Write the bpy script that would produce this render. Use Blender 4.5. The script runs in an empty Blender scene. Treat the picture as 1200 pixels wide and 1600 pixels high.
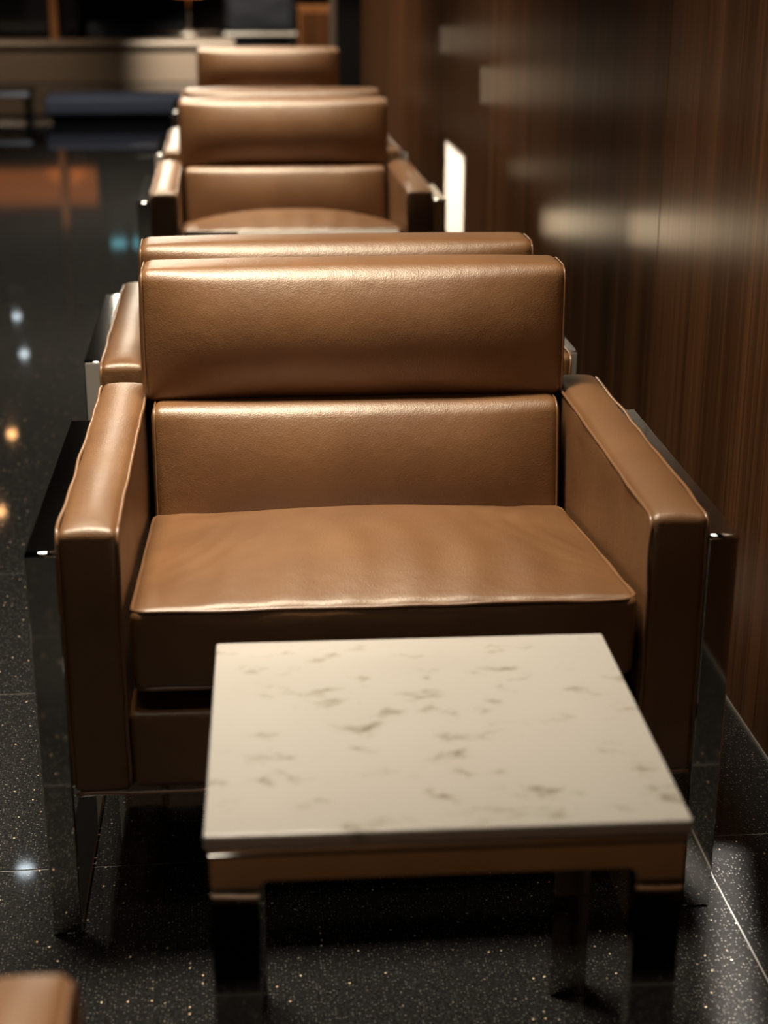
import bpy, bmesh, math, random
from mathutils import Vector, Matrix, noise
random.seed(7)
SC = bpy.context.scene
COL = SC.collection

# ---------------------------------------------------------------- camera
cam_d = bpy.data.cameras.new('camera'); cam = bpy.data.objects.new('camera', cam_d); COL.objects.link(cam)
cam_d.sensor_fit = 'VERTICAL'; cam_d.sensor_height = 36.0; cam_d.lens = 2485.7/1600*36
cam_d.clip_start = .02; cam_d.clip_end = 100
pitch, yaw, roll = .3441, .0986, .0035
F = Vector((math.sin(yaw)*math.cos(pitch), math.cos(yaw)*math.cos(pitch), -math.sin(pitch)))
R0 = Vector((math.cos(yaw), -math.sin(yaw), 0)); U0 = R0.cross(F)
R1 = R0*math.cos(roll)+U0*math.sin(roll); U1 = -R0*math.sin(roll)+U0*math.cos(roll)
cam.matrix_world = Matrix.Translation((-.1949, -1.8934, 1.2907)) @ Matrix((R1, U1, -F)).transposed().to_4x4()
cam_d.dof.use_dof = True; cam_d.dof.focus_distance = 2.48; cam_d.dof.aperture_fstop = 3.2
SC.camera = cam

# ---------------------------------------------------------------- world, exposure
w = bpy.data.worlds.new('world'); SC.world = w; w.use_nodes = True
w.node_tree.nodes['Background'].inputs[0].default_value = (.55, .62, .8, 1)
w.node_tree.nodes['Background'].inputs[1].default_value = .010
vs = SC.view_settings
vs.view_transform = 'Standard'; vs.look = 'None'; vs.exposure = 0.0; vs.gamma = 1.0; vs.use_curve_mapping = False
SC.cycles.use_denoising = True
SC.cycles.max_bounces = 8; SC.cycles.glossy_bounces = 5; SC.cycles.diffuse_bounces = 3
SC.cycles.sample_clamp_indirect = 6.0
CEIL = 2.9

def aim(o, d):
    o.rotation_euler = Vector(d).to_track_quat('-Z', 'Y').to_euler()

def area(name, loc, d, size, power, color, spread=180, sy=None):
    l = bpy.data.lights.new(name, 'AREA'); l.energy = power; l.color = color
    l.shape = 'DISK' if sy is None else 'RECTANGLE'; l.size = size
    if sy: l.size_y = sy
    l.spread = math.radians(spread)
    o = bpy.data.objects.new(name, l); COL.objects.link(o); o.location = loc; aim(o, d); return o

def spot(name, loc, target, power, color, deg, blend=.6, rad=.04):
    l = bpy.data.lights.new(name, 'SPOT'); l.energy = power; l.color = color
    l.spot_size = math.radians(deg); l.spot_blend = blend; l.shadow_soft_size = rad
    o = bpy.data.objects.new(name, l); COL.objects.link(o); o.location = loc
    aim(o, Vector(target)-Vector(loc)); return o

WARM = (1.0, .78, .54)
NEUT = (1.0, .895, .72)
# recessed ceiling lamps above the row of chairs
for x, y, pw in [(-.45, .46, 28), (-.45, 3.34, 29), (-.45, 6.1, 30)]:
    area('ceiling_lamp_light', (x, y, CEIL-.06), (0, 0, -1), 1.0, pw*1.15, NEUT, 80, .36)
# a line of lamps ahead, over the row
area('far_strip_light', (-.72, 8.2, CEIL-.08), (.05, -.9, -1), .38, 115, NEUT, 120, 2.6)
area('front_fill_light', (-.40, -.85, CEIL-.06), (0, 0, -1), .9, 2.5, NEUT, 110, .12)  # added fill for the chair fronts and their frame edge glints
spot('near_arm_fill_light', (-.45, -1.42, CEIL-.08), (-.45, -1.42, 0), 330, NEUT, 32, .5, .12)  # added spot to brighten the nearest chair's arm
spot('aisle_lamp_light', (-1.2, .55, CEIL-.1), (-1.2, .15, 0), 420, NEUT, 32, .7, .05)
# added lamps imitate light glancing off the chair frames onto the wood wall
def gleam(y, z, d, sx, sy, pw, sp, col=(1, .80, .54)):
    area('added_gleam_light', (.475, y, z), d, sx, pw, col, sp, sy)
gleam(4.25, .375, (1, 0, -.02), .50, .34, 7.0, 10, (.80, .92, 1))
for y, z, pw, sx, sy in ((2.66, .52, .095, .22, .07), (1.60, .68, .060, .30, .07), (3.62, .83, .055, .55, .12), (4.70, .92, .045, .7, .10), (3.25, .60, .010, .2, .05)):
    gleam(y, z, (.21, (.806*(y+1.893)-1.893)-y, .12), sx, sy, pw, 64)
fg = area('added_gleam_light', (.468, -.07, .40), (0, 0, -1), .045, .55, (1, .95, .86), 9, .44)  # added lamp for the pale strip of bounced light on the floor
fg.rotation_euler = (0, 0, math.radians(-14.4))

# ---------------------------------------------------------------- materials
def mat(name):
    m = bpy.data.materials.new(name); m.use_nodes = True
    nt = m.node_tree; b = nt.nodes['Principled BSDF']
    return m, nt, b
def N(nt, t, **kw):
    n = nt.nodes.new(t)
    for k, v in kw.items():
        if k in n.inputs.keys(): n.inputs[k].default_value = v
        else: setattr(n, k, v)
    return n
def ramp(nt, stops):
    r = nt.nodes.new('ShaderNodeValToRGB'); e = r.color_ramp.elements
    while len(e) > 2: e.remove(e[-1])
    e[0].position, e[0].color = stops[0][0], (*stops[0][1], 1)
    e[1].position, e[1].color = stops[1][0], (*stops[1][1], 1)
    for p, c in stops[2:]:
        k = e.new(p); k.color = (*c, 1)
    return r
def simple(name, col, rough, metal=0, spec=.5):
    m, nt, b = mat(name)
    b.inputs['Base Color'].default_value = (*col, 1); b.inputs['Roughness'].default_value = rough
    b.inputs['Metallic'].default_value = metal; b.inputs['Specular IOR Level'].default_value = spec
    return m

def leather():
    m, nt, b = mat('tan_leather'); L = nt.links.new
    tc = N(nt, 'ShaderNodeTexCoord')
    n1 = N(nt, 'ShaderNodeTexNoise', Scale=7.0, Detail=4.0); L(tc.outputs['Object'], n1.inputs['Vector'])
    r = ramp(nt, [(.3, (.140, .0585, .0195)), (.7, (.186, .083, .029))]); L(n1.outputs[0], r.inputs[0])
    L(r.outputs[0], b.inputs['Base Color'])
    n2 = N(nt, 'ShaderNodeTexNoise', Scale=12.0, Detail=3.0); L(tc.outputs['Object'], n2.inputs['Vector'])
    mr = N(nt, 'ShaderNodeMapRange'); mr.inputs[3].default_value = .39; mr.inputs[4].default_value = .50
    L(n2.outputs[0], mr.inputs[0]); L(mr.outputs[0], b.inputs['Roughness'])
    v = N(nt, 'ShaderNodeTexVoronoi', Scale=420.0); L(tc.outputs['Object'], v.inputs['Vector'])
    n3 = N(nt, 'ShaderNodeTexNoise', Scale=38.0, Detail=5.0); L(tc.outputs['Object'], n3.inputs['Vector'])
    b1 = N(nt, 'ShaderNodeBump', Strength=.18, Distance=.0015); L(v.outputs['Distance'], b1.inputs['Height'])
    b2 = N(nt, 'ShaderNodeBump', Strength=.22, Distance=.004); L(n3.outputs[0], b2.inputs['Height']); L(b1.outputs[0], b2.inputs['Normal'])
    L(b2.outputs[0], b.inputs['Normal'])
    b.inputs['Specular IOR Level'].default_value = 1.0
    b.inputs['Specular Tint'].default_value = (1, .95, .86, 1)
    return m
LEATHER = leather()
PIPING = simple('leather_piping', (.20, .095, .042), .36, 0, 1.0)
CHROME = simple('polished_chrome', (.60, .58, .55), .05, 1)
SATIN = simple('satin_lit_end', (.46, .42, .37), .38, .45)  # satin finish stands in for a bright reflection on the rear chrome
DARKCAV = simple('black_dust_cover', (.008, .008, .009), .9)

def marble():
    m, nt, b = mat('cream_quartz'); L = nt.links.new
    tc = N(nt, 'ShaderNodeTexCoord'); mp = N(nt, 'ShaderNodeMapping'); mp.inputs['Scale'].default_value = (1, 1.7, 1)
    mp.inputs['Rotation'].default_value = (0, 0, .25)
    L(tc.outputs['Object'], mp.inputs[0])
    n = N(nt, 'ShaderNodeTexNoise', Scale=23.0, Detail=5.0, Roughness=.6, Distortion=.35); L(mp.outputs[0], n.inputs['Vector'])
    r = ramp(nt, [(.57, (.55, .51, .465)), (.65, (.44, .40, .34)), (.74, (.26, .225, .17))]); L(n.outputs[0], r.inputs[0])
    n2 = N(nt, 'ShaderNodeTexNoise', Scale=4.0, Detail=2.0); L(tc.outputs['Object'], n2.inputs['Vector'])
    r2 = ramp(nt, [(.3, (.93, .92, .91)), (.7, (1, 1, 1))]); L(n2.outputs[0], r2.inputs[0])
    mx = N(nt, 'ShaderNodeMix', data_type='RGBA', blend_type='MULTIPLY'); mx.inputs[0].default_value = 1
    L(r.outputs[0], mx.inputs[6]); L(r2.outputs[0], mx.inputs[7]); L(mx.outputs[2], b.inputs['Base Color'])
    b.inputs['Roughness'].default_value = .16
    return m
MARBLE = marble()

def granite():
    m, nt, b = mat('black_granite'); L = nt.links.new
    g = N(nt, 'ShaderNodeNewGeometry')
    oi = N(nt, 'ShaderNodeObjectInfo')
    def flecks(scale, rad, keep, col):
        v = N(nt, 'ShaderNodeTexVoronoi', Scale=scale); v.voronoi_dimensions = '2D'; L(g.outputs['Position'], v.inputs['Vector'])
        lt = N(nt, 'ShaderNodeMath', operation='LESS_THAN'); lt.inputs[1].default_value = rad; L(v.outputs['Distance'], lt.inputs[0])
        sep = N(nt, 'ShaderNodeSeparateColor'); L(v.outputs['Color'], sep.inputs[0])
        k = N(nt, 'ShaderNodeMath', operation='LESS_THAN'); k.inputs[1].default_value = keep; L(sep.outputs[0], k.inputs[0])
        mu = N(nt, 'ShaderNodeMath', operation='MULTIPLY'); L(lt.outputs[0], mu.inputs[0]); L(k.outputs[0], mu.inputs[1])
        r = ramp(nt, col); L(sep.outputs[1], r.inputs[0])
        return mu.outputs[0], r.outputs[0]
    n = N(nt, 'ShaderNodeTexNoise', Scale=260.0, Detail=3.0); L(g.outputs['Position'], n.inputs['Vector'])
    r0 = ramp(nt, [(.35, (.006, .006, .007)), (.75, (.034, .032, .030))]); L(n.outputs[0], r0.inputs[0])
    cur = r0.outputs[0]
    for sc, rad, keep, col in ((230, .26, .28, [(0, (.035, .034, .033)), (1, (.12, .11, .095))]),
                               (62, .085, .13, [(0, (.10, .08, .06)), (.5, (.35, .28, .20)), (.8, (.9, .6, .38)), (1, (1, .85, .62))])):
        f, c = flecks(sc, rad, keep, col)
        mx = N(nt, 'ShaderNodeMix', data_type='RGBA'); L(f, mx.inputs[0]); L(cur, mx.inputs[6]); L(c, mx.inputs[7]); cur = mx.outputs[2]
    L(cur, b.inputs['Base Color'])
    mr = N(nt, 'ShaderNodeMapRange'); mr.inputs[3].default_value = .035; mr.inputs[4].default_value = .05
    L(oi.outputs['Random'], mr.inputs[0]); L(mr.outputs[0], b.inputs['Roughness'])
    n4 = N(nt, 'ShaderNodeTexNoise', Scale=2.2, Detail=1.0); L(g.outputs['Position'], n4.inputs['Vector'])
    bp = N(nt, 'ShaderNodeBump', Strength=.02, Distance=.01); L(n4.outputs[0], bp.inputs['Height']); L(bp.outputs[0], b.inputs['Normal'])
    return m
GRANITE = granite()
GROUT = simple('grey_grout', (.17, .155, .14), .6)

def veneer(name, c0, c1, c2, rough=.47, vert='Z', bands=1.0):
    m, nt, b = mat(name); L = nt.links.new
    g = N(nt, 'ShaderNodeNewGeometry'); oi = N(nt, 'ShaderNodeObjectInfo')
    def stretched(sy, sz, det, off=0):
        mp = N(nt, 'ShaderNodeMapping'); mp.inputs['Scale'].default_value = (sy, sy, sz); mp.inputs['Location'].default_value = (off, off, off)
        L(g.outputs['Position'], mp.inputs[0])
        n = N(nt, 'ShaderNodeTexNoise', Scale=1.0, Detail=det, Roughness=.65); L(mp.outputs[0], n.inputs['Vector']); return n.outputs[0]
    fine = stretched(130, 1.6, 4); broad = stretched(9*bands, .12, 3, 3.3)
    ad = N(nt, 'ShaderNodeMath', operation='MULTIPLY_ADD'); ad.inputs[1].default_value = .45; L(fine, ad.inputs[0])
    m2 = N(nt, 'ShaderNodeMath', operation='MULTIPLY'); m2.inputs[1].default_value = .55; L(broad, m2.inputs[0]); L(m2.outputs[0], ad.inputs[2])
    r = ramp(nt, [(.36, c0), (.50, c1), (.64, c2)]); L(ad.outputs[0], r.inputs[0]); L(r.outputs[0], b.inputs['Base Color'])
    b.inputs['Roughness'].default_value = rough
    b.inputs['Anisotropic'].default_value = .86
    tg = N(nt, 'ShaderNodeTangent', direction_type='RADIAL', axis='Z'); L(tg.outputs[0], b.inputs['Tangent'])
    bp = N(nt, 'ShaderNodeBump', Strength=.10, Distance=.002); L(fine, bp.inputs['Height']); L(bp.outputs[0], b.inputs['Normal'])
    b.inputs['Specular IOR Level'].default_value = .9
    b.inputs['Specular Tint'].default_value = (1, .80, .58, 1)
    return m
WOOD = veneer('walnut_veneer', (.028, .0115, .0050), (.072, .030, .0125), (.150, .064, .027))
WOOD_PALE = veneer('warm_veneer', (.18, .07, .03), (.30, .13, .055), (.42, .19, .08), .4)
BLACKWALL = simple('charcoal_plaster', (.006, .006, .008), .6)
CEILM = simple('black_ceiling_paint', (.010, .010, .012), .7)
STONE = simple('brown_grey_stone', (.085, .065, .050), .35)
FABRIC_BLUE = simple('navy_fabric', (.014, .020, .034), .85)
FABRIC_GREY = simple('slate_fabric', (.12, .122, .142), .6)
STEEL = simple('brushed_steel', (.5, .46, .42), .28, 1)
BLACKGLASS = simple('black_lacquer', (.008, .008, .010), .12)
PAINT = simple('satin_beige_metal', (.30, .27, .24), .35, .4)
LAMPW = simple('lamp_white', (.8, .8, .78), .4)
def glow(name, col, s):
    m, nt, b = mat(name); b.inputs['Base Color'].default_value = (*col, 1)
    b.inputs['Emission Color'].default_value = (*col, 1); b.inputs['Emission Strength'].default_value = s
    return m
BULB = glow('lit_warm_lens', (1, .50, .20), 28); BULBC = glow('lit_cool_lens', (.8, .92, 1), 15)
TEAL = glow('lit_teal_lens', (.25, .75, .85), 1.3)
AMBER_GLOW = glow('lit_amber_glow', (1, .29, .065), .28)

# ---------------------------------------------------------------- mesh helpers
def obj(name, bm, m, parent=None, loc=None, smooth=True):
    me = bpy.data.meshes.new(name); bm.normal_update(); bm.to_mesh(me); bm.free()
    if smooth:
        me.polygons.foreach_set('use_smooth', [True]*len(me.polygons))
    elif m is CHROME or isinstance(m, list):   # only the tiny rounded edges are shaded smooth
        me.polygons.foreach_set('use_smooth', [p.area < 1.2e-4 for p in me.polygons])
    ms = m if isinstance(m, (list, tuple)) else [m]
    for x in ms: me.materials.append(x)
    o = bpy.data.objects.new(name, me); COL.objects.link(o)
    if parent is not None: o.parent = parent
    if loc: o.location = loc
    return o
def thing(name, label, cat, loc=(0, 0, 0), rz=0, group=None):
    o = bpy.data.objects.new(name, None); COL.objects.link(o); o.location = loc; o.rotation_euler = (0, 0, rz)
    o.empty_display_size = .1
    o['label'] = label; o['category'] = cat
    if group: o['group'] = group
    return o
def structure(o): o['kind'] = 'structure'; return o

def soft_box(c, s, r, crown=(0, 0, 0), n=(16, 16, 8), wob=0, seed=0, fn=None, bm=None, cp=(2.4, 2.4)):
    """rounded box; crown = bulge of the faces along x, y, z"""
    bm = bm or bmesh.new()
    hx, hy, hz = s[0]/2, s[1]/2, s[2]/2; H = (hx, hy, hz); cache = {}
    def axis(h, k):   # denser samples near the rounded edges
        rr = min(r, h*.98); pts = [-h, -h+rr*.12, -h+rr*.4, -h+rr*.72, -h+rr]
        inner = [(-h+rr)+(2*(h-rr))*i/k for i in range(1, k)]
        return pts+inner+[-p for p in reversed(pts)]
    A = [axis(H[i], n[i]) for i in range(3)]
    def vert(p):
        key = tuple(round(v, 7) for v in p)
        if key in cache: return cache[key]
        q = Vector(p); rr = min(r, min(H)*.98)
        inner = Vector([max(-H[i]+rr, min(H[i]-rr, q[i])) for i in range(3)])
        d = q-inner
        if d.length > 1e-9: 
            # map the cube corner onto the sphere evenly
            d = d.normalized()*rr
        pos = inner+d
        u = [max(-1, min(1, pos[i]/H[i])) for i in range(3)]
        for i in range(3):
            if crown[i]:
                a, b = [j for j in range(3) if j != i]
                f = (1-abs(u[a])**cp[0])*(1-abs(u[b])**cp[1])
                pos[i] += crown[i]*f*u[i]
        if wob:
            nv = noise.noise_vector(Vector((q[0]*7+seed, q[1]*7, q[2]*7+seed)))
            pos += nv*wob
        if fn: pos = fn(pos, u)
        v = bm.verts.new(pos+Vector(c)); cache[key] = v; return v
    for i in range(3):
        a, b = [j for j in range(3) if j != i]
        for sgn in (-1, 1):
            for p in range(len(A[a])-1):
                for q in range(len(A[b])-1):
                    vs_ = []
                    for (da, db) in ((0, 0), (1, 0), (1, 1), (0, 1)):
                        pt = [0, 0, 0]; pt[i] = sgn*H[i]; pt[a] = A[a][p+da]; pt[b] = A[b][q+db]; vs_.append(vert(pt))
                    flip = (sgn < 0) ^ (i == 1)
                    try: bm.faces.new(vs_[::-1] if flip else vs_)
                    except ValueError: pass
    bmesh.ops.recalc_face_normals(bm, faces=bm.faces)
    return bm

def box(c, s, bev=0, seg=2, bm=None, rz=0):
    bm = bm or bmesh.new(); t = bmesh.new()
    bmesh.ops.create_cube(t, size=1); bmesh.ops.scale(t, vec=s, verts=t.verts)
    if bev: bmesh.ops.bevel(t, geom=t.edges[:], offset=bev, segments=seg, affect='EDGES', profile=.5)
    if rz: bmesh.ops.rotate(t, matrix=Matrix.Rotation(rz, 3, 'Z'), verts=t.verts)
    bmesh.ops.translate(t, vec=c, verts=t.verts)
    me = bpy.data.meshes.new('tmp'); t.to_mesh(me); t.free(); bm.from_mesh(me); bpy.data.meshes.remove(me)
    return bm

def tube(pts, r, closed=False, sides=8, bm=None, rf=None):
    bm = bm or bmesh.new(); P = [Vector(p) for p in pts]; n = len(P); rings = []; up = None
    for i in range(n):
        if closed: t = P[(i+1) % n]-P[i-1]
        else: t = P[min(i+1, n-1)]-P[max(i-1, 0)]
        t.normalize()
        if up is None: up = t.orthogonal().normalized()
        up = (up-t*up.dot(t)).normalized(); sd = t.cross(up)
        rr = rf(i/(n-1)) if rf else r
        rings.append([bm.verts.new(P[i]+(up*math.cos(2*math.pi*k/sides)+sd*math.sin(2*math.pi*k/sides))*rr) for k in range(sides)])
    for i in range(n if closed else n-1):
        a, b = rings[i], rings[(i+1) % n]
        off = 0
        if closed and i == n-1:
            off = min(range(sides), key=lambda o: (a[0].co-b[o].co).length)
        for k in range(sides): bm.faces.new([a[k], a[(k+1) % sides], b[(k+1+off) % sides], b[(k+off) % sides]])
    if not closed:
        bm.faces.new(rings[0][::-1]); bm.faces.new(rings[-1])
    bmesh.ops.recalc_face_normals(bm, faces=bm.faces)
    return bm

def rrect(w, h, r, seg=6, n=12):
    """rounded rectangle outline as 2D points, centred"""
    out = []; C = [(w/2-r, h/2-r, 0), (-w/2+r, h/2-r, 90), (-w/2+r, -h/2+r, 180), (w/2-r, -h/2+r, 270)]
    for i, (cx, cy, a0) in enumerate(C):
        for k in range(seg+1):
            a = math.radians(a0+90*k/seg); out.append((cx+r*math.cos(a), cy+r*math.sin(a)))
        nx = C[(i+1) % 4]; a = math.radians(nx[2]); b = (nx[0]+r*math.cos(a), nx[1]+r*math.sin(a)); s = out[-1]
        for k in range(1, n): out.append((s[0]+(b[0]-s[0])*k/n, s[1]+(b[1]-s[1])*k/n))
    return out

def lathe(prof, seg=32, bm=None, c=(0, 0, 0)):
    bm = bm or bmesh.new(); rings = []
    for r, z in prof: rings.append([bm.verts.new((c[0]+r*math.cos(2*math.pi*k/seg), c[1]+r*math.sin(2*math.pi*k/seg), c[2]+z)) for k in range(seg)])
    for a, b in zip(rings, rings[1:]):
        for k in range(seg): bm.faces.new([a[k], a[(k+1) % seg], b[(k+1) % seg], b[k]])
    bm.faces.new(rings[0][::-1]); bm.faces.new(rings[-1])
    bmesh.ops.remove_doubles(bm, verts=bm.verts, dist=1e-6); bmesh.ops.recalc_face_normals(bm, faces=bm.faces)
    return bm

def copy_tree(o, parent=None):
    c = o.copy(); COL.objects.link(c); c.parent = parent
    for ch in list(o.children):
        copy_tree(ch, c)
    return c

# ---------------------------------------------------------------- setting: floor
floor = structure(obj('floor', box((-4.31, 7.5, -.0160), (10.02, 21, .03)), GROUT, smooth=False))
T = .5948; GAP = .0022
def tile_mesh(w, d):
    bm = bmesh.new(); b = .0009; z = 0
    v = [bm.verts.new((x, y, zz)) for (k, zz) in ((0, -.02), (0, -b), (b, 0)) for x, y in ((k, k), (w-k, k), (w-k, d-k), (k, d-k))]
    for r in (0, 4):
        for k in range(4): bm.faces.new([v[r+k], v[r+(k+1) % 4], v[r+4+(k+1) % 4], v[r+4+k]])
    bm.faces.new(v[8:12])
    me = bpy.data.meshes.new('tile'); bm.to_mesh(me); bm.free(); me.materials.append(GRANITE); return me
TX = 4*T
full = tile_mesh(TX-GAP, T-GAP); narrow = tile_mesh(.68-.4872-GAP/2, T-GAP)
Y0 = .179; X0 = .4872
for j in range(-4, 26):
    for i in range(0, 4):
        o = bpy.data.objects.new('tile', full if i else narrow); COL.objects.link(o); o.parent = floor
        o.location = ((X0-i*TX if i else X0)+GAP/2, Y0+j*T+GAP/2, 0)
# beyond the single tiles: one slab with the same stone
far = obj('tile_field', box((-7.38, 7.5, -.0015), (3.82, 20.9, .003)), GRANITE, floor, smooth=False); far['kind'] = 'stuff'

# ---------------------------------------------------------------- setting: walls, ceiling
wr = structure(obj('wall_right', box((.74, 3.35, CEIL/2), (.08, 10.3, CEIL)), BLACKWALL, smooth=False))
seams = [-1.8, 1.283, 4.35, 6.9, 8.5]
for a, b in zip(seams, seams[1:]):
    obj('wood_panel', box((.69, (a+b)/2, CEIL/2), (.02, b-a-.004, CEIL-.012), .0012, 1), WOOD, wr, smooth=False)
structure(obj('baseboard_right', box((.682, 3.35, .003), (.008, 10.3, .006)), PAINT, smooth=False))
structure(obj('wall_back', box((-4, 17.6, CEIL/2), (12, .15, CEIL)), BLACKWALL, smooth=False))
structure(obj('wall_left', box((-9.3, 7.5, CEIL/2), (.1, 20.4, CEIL)), BLACKWALL, smooth=False))
structure(obj('wall_front', box((-4.31, -3.0, CEIL/2), (10.1, .1, CEIL)), BLACKWALL, smooth=False))
structure(obj('ceiling', box((-4, 7.5, CEIL+.05), (12, 21, .1)), CEILM, smooth=False))

# ---------------------------------------------------------------- armchair
def make_chair():
    t = thing('armchair', '', 'armchair')
    # polished flat-bar loops either side
    for s in (-1, 1):
        bm = bmesh.new(); D, Hh, th, wd = .5965, .5655, .012, .040
        outer = rrect(D, Hh, .006, 6, 2); inner = rrect(D-2*th, Hh-2*th, .003, 6, 2)
        cx = s*.44; rings = []
        be = .0018
        for prof, x in ((inner, cx-wd/2+be), (outer, cx-wd/2+be), (outer, cx+wd/2-be), (inner, cx+wd/2-be)):
            rings.append([bm.verts.new((x, D/2+p[0], Hh/2+p[1])) for p in prof])
        def mid(x, sgn):  # bevelled faces on the sides
            a = rrect(D-2*be, Hh-2*be, .006, 6, 2); b_ = rrect(D-2*th+2*be, Hh-2*th+2*be, .004, 6, 2)
            return [bm.verts.new((x, D/2+p[0], Hh/2+p[1])) for p in b_], [bm.verts.new((x, D/2+p[0], Hh/2+p[1])) for p in a]
        ia, oa = mid(cx-wd/2, -1); ib, ob = mid(cx+wd/2, 1)
        seq = [rings[0], ia, oa, rings[1], rings[2], ob, ib, rings[3]]
        n = len(seq[0])
        for a, b in zip(seq, seq[1:]+seq[:1]):
            for k in range(n): bm.faces.new([a[k], a[(k+1) % n], b[(k+1) % n], b[k]])
        bmesh.ops.recalc_face_normals(bm, faces=bm.faces)
        for f_ in bm.faces:
            if f_.calc_center_median().y > D-.013 and abs(f_.normal.y) > .9: f_.material_index = 1
        obj('side_frame', bm, [CHROME, SATIN], t, smooth=False)
    # arms
    for s in (-1, 1):
        x0 = s*.3815
        bm = soft_box((x0, .366, .404), (.077, .724, .372), .011, (.0, .0, .011), (12, 30, 14), .0016, 3+s, cp=(2, 14))
        a = obj('arm', bm, LEATHER, t)
        for e in (-1, 1):
            pb = bmesh.new()
            pts = rrect(.718, .366, .020, 6, 34)
            P = []
            for k, (py, pz) in enumerate(pts):
                wv = noise.noise(Vector((py*11+s*5, pz*11, e*3)))*.0036
                P.append((x0+e*(.0375+wv), .366+py, .404+pz+wv*.7+(.0015 if pz > 0 else 0)))
            tube(P, .0026, True, 8, pb)
            obj('piping', pb, PIPING, a)
    # front rail and underside
    r_ = obj('front_rail', soft_box((0, .055, .275), (.684, .09, .112), .010, (0, .004, 0), (30, 3, 6), .001, 5), LEATHER, t)
    P = [(-.416+.832*k/60, .0045+.0012*math.sin(k*.9), .2165+.0012*math.sin(k*.55)) for k in range(61)]
    obj('piping', tube(P, .0030, False, 8), PIPING, r_)
    obj('base', box((0, .39, .275), (.684, .60, .112), .006, 1), DARKCAV, t, smooth=False)
    # seat cushion, raised at the front
    def seatfn(pos, u):
        v = (u[1]+1)/2
        pos = pos.copy()
        if u[2] > -.99: pass
        pos.z += -.062*v*(.25+.75*(u[2]+1)/2)
        if u[2] > .5:
            e = max(0, 1-abs(u[0])**6)
            # soft creases running back from the front edge and at the corners
            pos.z += .0011*1.6*math.sin(u[0]*26+2*math.sin(u[1]*3))*math.exp(-((u[1]+.55)/.5)**2)*e
            for cxn in (-1, 1):
                d = math.hypot(u[0]-cxn*1.25, (u[1]-.25)*.8)
                pos.z += .0013*math.sin(d*48)*math.exp(-((d-.62)/.22)**2)*e
        return pos
    c = (0, .282, .420); S = (.668, .545, .116)
    seat = obj('seat_cushion', soft_box(c, S, .014, (.004, .006, .050), (60, 44, 5), .0022, 9, seatfn, cp=(2.4, 2.0)), LEATHER, t)
    for zz in (1, -1):
        pb = bmesh.new(); pts = rrect(S[0]-.004, S[1]-.004, .022, 6, 40); P = []
        for px, py in pts:
            v = (py/(S[1]/2)+1)/2; wv = noise.noise(Vector((px*13, py*13, zz)))*.0026
            P.append((px+wv*.4, c[1]+py, c[2]+zz*(S[2]/2-.004)-.062*v*(1 if zz > 0 else .25)+wv))
        tube(P, .0030, True, 8, pb)
        obj('piping', pb, PIPING, seat)
    # lower back cushion
    def lean(ang, z0):
        def fn(pos, u):
            q = pos.copy(); q.y += (pos.z)*ang; return q
        return fn
    bc = obj('back_cushion', soft_box((0, .607, .485), (.664, .10, .205), .018, (0, .026, .004), (40, 5, 18), .0016, 21, lean(.16, 0), cp=(3.5, 2)), LEATHER, t)
    for s in (-1, 1):
        pb = bmesh.new(); P = [(s*.3265, .607+py+pz*.16, .485+pz) for py, pz in rrect(.096, .201, .022, 6, 10)]
        tube(P, .0016, True, 6, pb)
        obj('piping', pb, PIPING, bc)
    # upper back cushion, overlapping the arms
    up = obj('head_cushion', soft_box((0, .674, .691), (.690, .105, .215), .018, (.003, .038, .006), (44, 6, 20), .0018, 31, lean(.05, 0), cp=(3.5, 2)), LEATHER, t)
    for s in (-1, 1):
        pb = bmesh.new(); P = [(s*.3405, .674+py*1.0+pz*.05, .691+pz) for py, pz in rrect(.107, .212, .025, 6, 10)]
        tube(P, .0013, True, 6, pb)
        obj('piping', pb, PIPING, up)
    # outer back
    obj('back_panel', soft_box((0, .690, .404), (.686, .066, .372), .010, (0, .003, 0), (24, 3, 14), .0012, 41), LEATHER, t)
    return t

chairs = [  # x, y of the front, rz, label
    (-.002, .0, math.radians(-.8), 'large brown leather armchair in sharp focus, facing the viewer behind the nearest stone table'),
    (-.004, 1.579, math.pi, 'brown leather armchair turned away, directly behind the sharply focused armchair'),
    (.002, 2.875, 0, 'blurred brown leather armchair facing the viewer in the middle distance, seat and back showing'),
    (.010, 4.615, math.pi, 'blurred leather armchair turned away, thin top strip showing behind the middle-distance armchair'),
    (.028, 5.560, 0, 'farthest brown leather armchair, only its small blurred upper back showing'),
    (.022, -.90, math.pi, 'nearest leather armchair, only a blurred arm corner at the lower left of the photo'),
]
c0 = make_chair()
for i, (x, y, rz, lab) in enumerate(chairs):
    o = c0 if i == 0 else copy_tree(c0)
    o.location = (x, y, 0); o.rotation_euler = (0, 0, rz); o['label'] = lab; o['group'] = 'brown leather armchairs along the wood wall'

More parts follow.
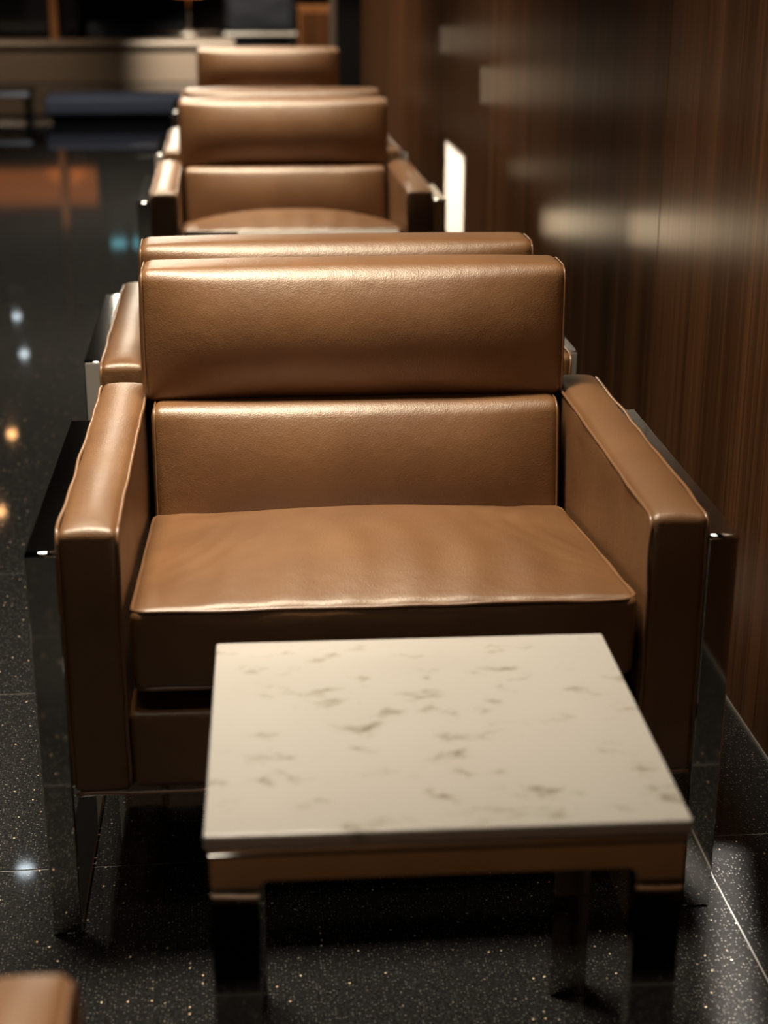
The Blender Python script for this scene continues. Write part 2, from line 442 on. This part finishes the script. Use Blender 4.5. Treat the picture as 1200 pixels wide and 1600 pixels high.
# ---------------------------------------------------------------- side table
def make_table():
    t = thing('side_table', '', 'table'); W_, D_, Hh = .468, .440, .5
    obj('stone_top', soft_box((0, 0, Hh-.008), (W_, D_, .016), .0035, (0, 0, 0), (4, 4, 2)), MARBLE, t)
    obj('top_tray', box((0, 0, Hh-.0205), (W_-.006, D_-.006, .006), .0015, 2), CHROME, t, smooth=False)
    # bent bar frames front and back: a portal with rounded inner corners
    lw, ap, th, r = .046, .028, .030, .012; hw = W_/2-.005; zt = Hh-.0255
    for s in (-1, 1):
        bm = bmesh.new(); pr = [(-hw, 0), (-hw, zt), (hw, zt), (hw, 0), (hw-lw, 0)]
        for k in range(7):
            a = math.radians(90*k/6); pr.append((hw-lw-r+r*math.cos(a), zt-ap-r+r*math.sin(a)))
        for k in range(7):
            a = math.radians(90+90*k/6); pr.append((-hw+lw+r+r*math.cos(a), zt-ap-r+r*math.sin(a)))
        pr.append((-hw+lw, 0)); cy = s*(D_/2-.004-th/2)
        A = [bm.verts.new((x, cy-th/2, z)) for x, z in pr]; B = [bm.verts.new((x, cy+th/2, z)) for x, z in pr]; n = len(pr)
        bm.faces.new(A); bm.faces.new(B[::-1])
        for k in range(n): bm.faces.new([A[k], B[k], B[(k+1) % n], A[(k+1) % n]])
        bmesh.ops.recalc_face_normals(bm, faces=bm.faces)
        bmesh.ops.bevel(bm, geom=[e for e in bm.edges if e.is_manifold and e.calc_face_angle() > .6], offset=.0012, segments=2, affect='EDGES')
        f = obj('leg_frame', bm, CHROME, t, smooth=False)
    for s in (-1, 1):
        obj('side_rail', box((s*(hw-.015), 0, zt-.015), (.028, D_-.008-2*th-.001, .028), .001, 1), CHROME, t, smooth=False)
    for sx in (-1, 1):
        for sy in (-1, 1): obj('spacer', box((sx*(hw-.05), sy*(D_/2-.05), zt+.0009), (.03, .03, .0016)), DARKCAV, t, smooth=False)
    return t
t0 = make_table()
tabs = [(.005, -.368, math.radians(-1.5), 'nearest square side table, cream flecked stone top on polished legs, before the focused armchair'),
        (.066, 2.535, math.radians(-.5), 'second side table, only the pale far edge of its top showing over a chair back')]
for i, (x, y, rz, lab) in enumerate(tabs):
    o = t0 if i == 0 else copy_tree(t0)
    o.location = (x, y, 0); o.rotation_euler = (0, 0, rz); o['label'] = lab; o['group'] = 'stone-topped side tables between the armchairs'

# ---------------------------------------------------------------- ceiling lamps
def make_downlight(m):
    t = thing('ceiling_downlight', '', 'ceiling light')
    bm = lathe([(.052, -.006), (.062, -.004), (.062, 0), (.052, 0)], 24)
    obj('trim_ring', lathe([(.050, .0), (.064, .0), (.066, -.003), (.064, -.007), (.050, -.007)], 24), STEEL, t); bm.free()
    obj('lens', lathe([(.044, 0), (.044, -.004), (.03, -.016), (.001, -.022)], 24), m, t)
    return t
dls = [(-2.405, 15.05, 1), (-2.18, 12.08, 0), (-2.02, 10.0, 0), (-2.70, 16.9, 1), (-1.25, 4.83, 1)]
protos = {}
names = ['farther', 'third', 'middle', 'farthest', 'nearest']
for k, (x, y, cool) in enumerate(dls):
    if cool not in protos: protos[cool] = o = make_downlight(BULBC if cool else BULB)
    else: o = copy_tree(protos[cool])
    o.location = (x, y, CEIL); o['group'] = 'small ceiling downlights over the aisle'
    o['label'] = '%s %s ceiling downlight over the aisle, mirrored as a %s dot in the floor' % (names[k], 'cool white' if cool else 'amber', 'pale' if cool else 'golden')

# ---------------------------------------------------------------- far lounge
# low stone ledge across the aisle end
t = thing('stone_ledge', 'long low brown-grey stone ledge crossing the far end of the dark aisle', 'ledge', (-2.6, 14.4, 0))
obj('plinth', box((0, 0, .165), (5.0, .55, .33), .01, 2), STONE, t, smooth=False)
obj('coping', box((0, -.01, .357), (5.06, .60, .05), .012, 2), STONE, t, smooth=False)
spot('ledge_spot', (-.9, 12.6, CEIL-.1), (-.30, 14.1, .25), 4200, NEUT, 34, 1.0)
spot('ledge_wash', (-2.8, 12.4, CEIL-.1), (-2.6, 14.1, .25), 520, WARM, 60, .9)

spot('pouf_fill_spot', (.3, 13.0, CEIL-.1), (.35, 15.2, .5), 520, WARM, 44, .8)  # added spot to lift the pouf and cabinet out of the dark
spot('bench_fill_spot', (-1.1, 8.6, CEIL-.1), (-1.0, 10.6, .1), 150, (.85, .9, 1), 40, .8)  # added spot so the bench reads paler than the floor
spot('post_fill_spot', (-.4, 7.4, CEIL-.1), (.53, 9.0, .8), 160, WARM, 22, .8)  # added spot to bring out the slim post
# round pedestal table on the ledge
t = thing('pedestal_table', 'small round dark table with metal rim beyond the stone ledge, left of the pouf', 'table', (-.52, 15.1, 0))
obj('tabletop', lathe([(.30, .0), (.315, .006), (.315, .018), (.30, .024)], 40, c=(0, 0, .40)), STONE, t)
obj('rim', tube([(.316*math.cos(a*.1309), .316*math.sin(a*.1309), .412) for a in range(48)], .010, True, 6), STEEL, t)
obj('column', lathe([(.16, 0), (.16, .012), (.03, .03), (.022, .06), (.022, .40)], 24), STEEL, t)
t = thing('table_lamp', 'slim metal lamp on the far round table with a pale shade cut by the frame', 'lamp', (-.52, 15.1, .424))
obj('base', lathe([(.07, 0), (.07, .01), (.012, .022)], 20), STEEL, t)
obj('pole', lathe([(.009, .02), (.009, .34)], 12), STEEL, t)
obj('lamp_shade', lathe([(.15, .34), (.15, .345), (.10, .56), (.095, .56)], 24), AMBER_GLOW, t)
# navy pouf
t = thing('pouf', 'big square navy fabric pouf on a thin metal base behind the farthest armchair', 'pouf', (.20, 15.40, 0))
obj('cushion', soft_box((0, 0, .66), (.70, .66, .46), .07, (.02, .02, .03), (12, 12, 8), .02, 4), FABRIC_BLUE, t)
obj('base', box((0, 0, .402), (.74, .68, .024), .003, 1), LAMPW, t, smooth=False)
obj('plinth', box((0, 0, .195), (.60, .56, .39)), BLACKGLASS, t, smooth=False)
# brown cabinet
t = thing('low_cabinet', 'brown wooden cabinet beyond the farthest armchair, between navy pouf and metal post', 'cabinet', (.78, 15.45, 0))
obj('body', box((0, 0, .33), (.36, .5, .62), .006, 1), WOOD_PALE, t, smooth=False)
obj('top', box((0, 0, .655), (.38, .52, .03), .005, 1), WOOD_PALE, t, smooth=False)
obj('door', box((0, -.258, .33), (.33, .014, .56), .003, 1), WOOD, t, smooth=False)
# steel post at the opening beside the panelled wall
t = thing('steel_post', 'slim vertical brushed steel post at the dark opening left of the wood wall end', 'post', (.533, 9.0, 0))
obj('shaft', box((0, 0, 1.455), (.042, .042, 2.87), .003, 1), PAINT, t, smooth=False)
obj('foot_plate', box((0, 0, .010), (.12, .12, .018), .003, 1), STEEL, t, smooth=False)
# dark portal wall beyond the wood wall
structure(obj('wall_portal', box((1.35, 9.6, CEIL/2), (1.5, .12, CEIL)), BLACKWALL, smooth=False))
# lit wooden column, and an added glowing panel standing in for lit wood
t = thing('wood_column', 'tall narrow warm brown column at the far left, mirrored as a streak in the floor', 'column', (-1.90, 15.4, 0))
obj('shaft', box((0, 0, CEIL/2-.01), (.075, .075, CEIL-.03), .005, 1), WOOD_PALE, t, smooth=False)
obj('foot_ring', box((0, 0, .03), (.15, .15, .055), .004, 1), STEEL, t, smooth=False)
spot('column_spot', (-1.9, 13.9, CEIL-.1), (-1.9, 15.4, 1.2), 170, WARM, 16, .6)
t = thing('amber_glow_panel', 'wide added amber glow panel standing in for lit wood at the far left, mirrored as an orange floor patch', 'light', (-2.15, 15.9, 1.03))
obj('diffuser', box((0, -.06, .20), (1.12, .02, .38), .004, 1), AMBER_GLOW, t, smooth=False)  # glows in place of a lit wood panel
obj('housing', box((0, .0, .20), (1.16, .09, .42), .004, 1), STEEL, t, smooth=False)
obj('stand', box((0, .0, -.515), (.9, .08, 1.02)), BLACKGLASS, t, smooth=False)
# slate bench and dark low table in front of the ledge
t = thing('slate_bench', 'low slate-grey upholstered bench on the dark floor left of the farthest armchair', 'bench', (-1.01, 10.72, 0))
obj('cushion', soft_box((0, 0, .125), (1.04, .50, .13), .03, (0, 0, .008), (12, 8, 4), .003, 6), FABRIC_GREY, t)
obj('base', box((0, .02, .032), (.94, .42, .062), .004, 1), BLACKGLASS, t, smooth=False)
t = thing('dark_low_table', 'low black lacquered table with a thin bright metal edge, far left on the floor', 'table', (-1.90, 11.12, 0))
obj('tabletop', box((0, 0, .180), (.44, .5, .03), .004, 1), BLACKGLASS, t, smooth=False)
obj('metal_edge', box((0, -.258, .182), (.44, .012, .030), .002, 1), LAMPW, t, smooth=False)
for s_ in (-1, 1): obj('leg', box((s_*.19, 0, .082), (.03, .42, .163), .003, 1), BLACKGLASS, t, smooth=False)
# two small teal lights high on the back wall
for k, (x, lab) in enumerate(((-1.50, 'left'), (-1.24, 'right'))):
    t = thing('wall_light', '%s of two small teal wall lights, mirrored as a teal smudge in the floor' % lab, 'wall light', (x, 17.52, 2.14)); t['group'] = 'teal wall lights on the back wall'
    obj('housing', box((0, -.03, 0), (.19, .06, .10), .008, 1), STEEL, t, smooth=False)
    obj('diffuser', box((0, -.066, 0), (.17, .012, .08), .003, 1), TEAL, t, smooth=False)
# dark sofa behind the ledge
t = thing('dark_sofa', 'dark sofa beyond the stone ledge at the upper left, barely lit', 'sofa', (-1.10, 16.7, 0))
obj('seat', soft_box((0, 0, .36), (1.1, .7, .20), .05, (0, 0, .01), (10, 8, 4), .003, 3), FABRIC_BLUE, t)
obj('backrest', soft_box((0, .36, .62), (1.1, .18, .50), .05, (0, .01, 0), (10, 3, 6), .003, 8), FABRIC_BLUE, t)
obj('base', box((0, 0, .125), (1.0, .6, .25), .004, 1), BLACKGLASS, t, smooth=False)
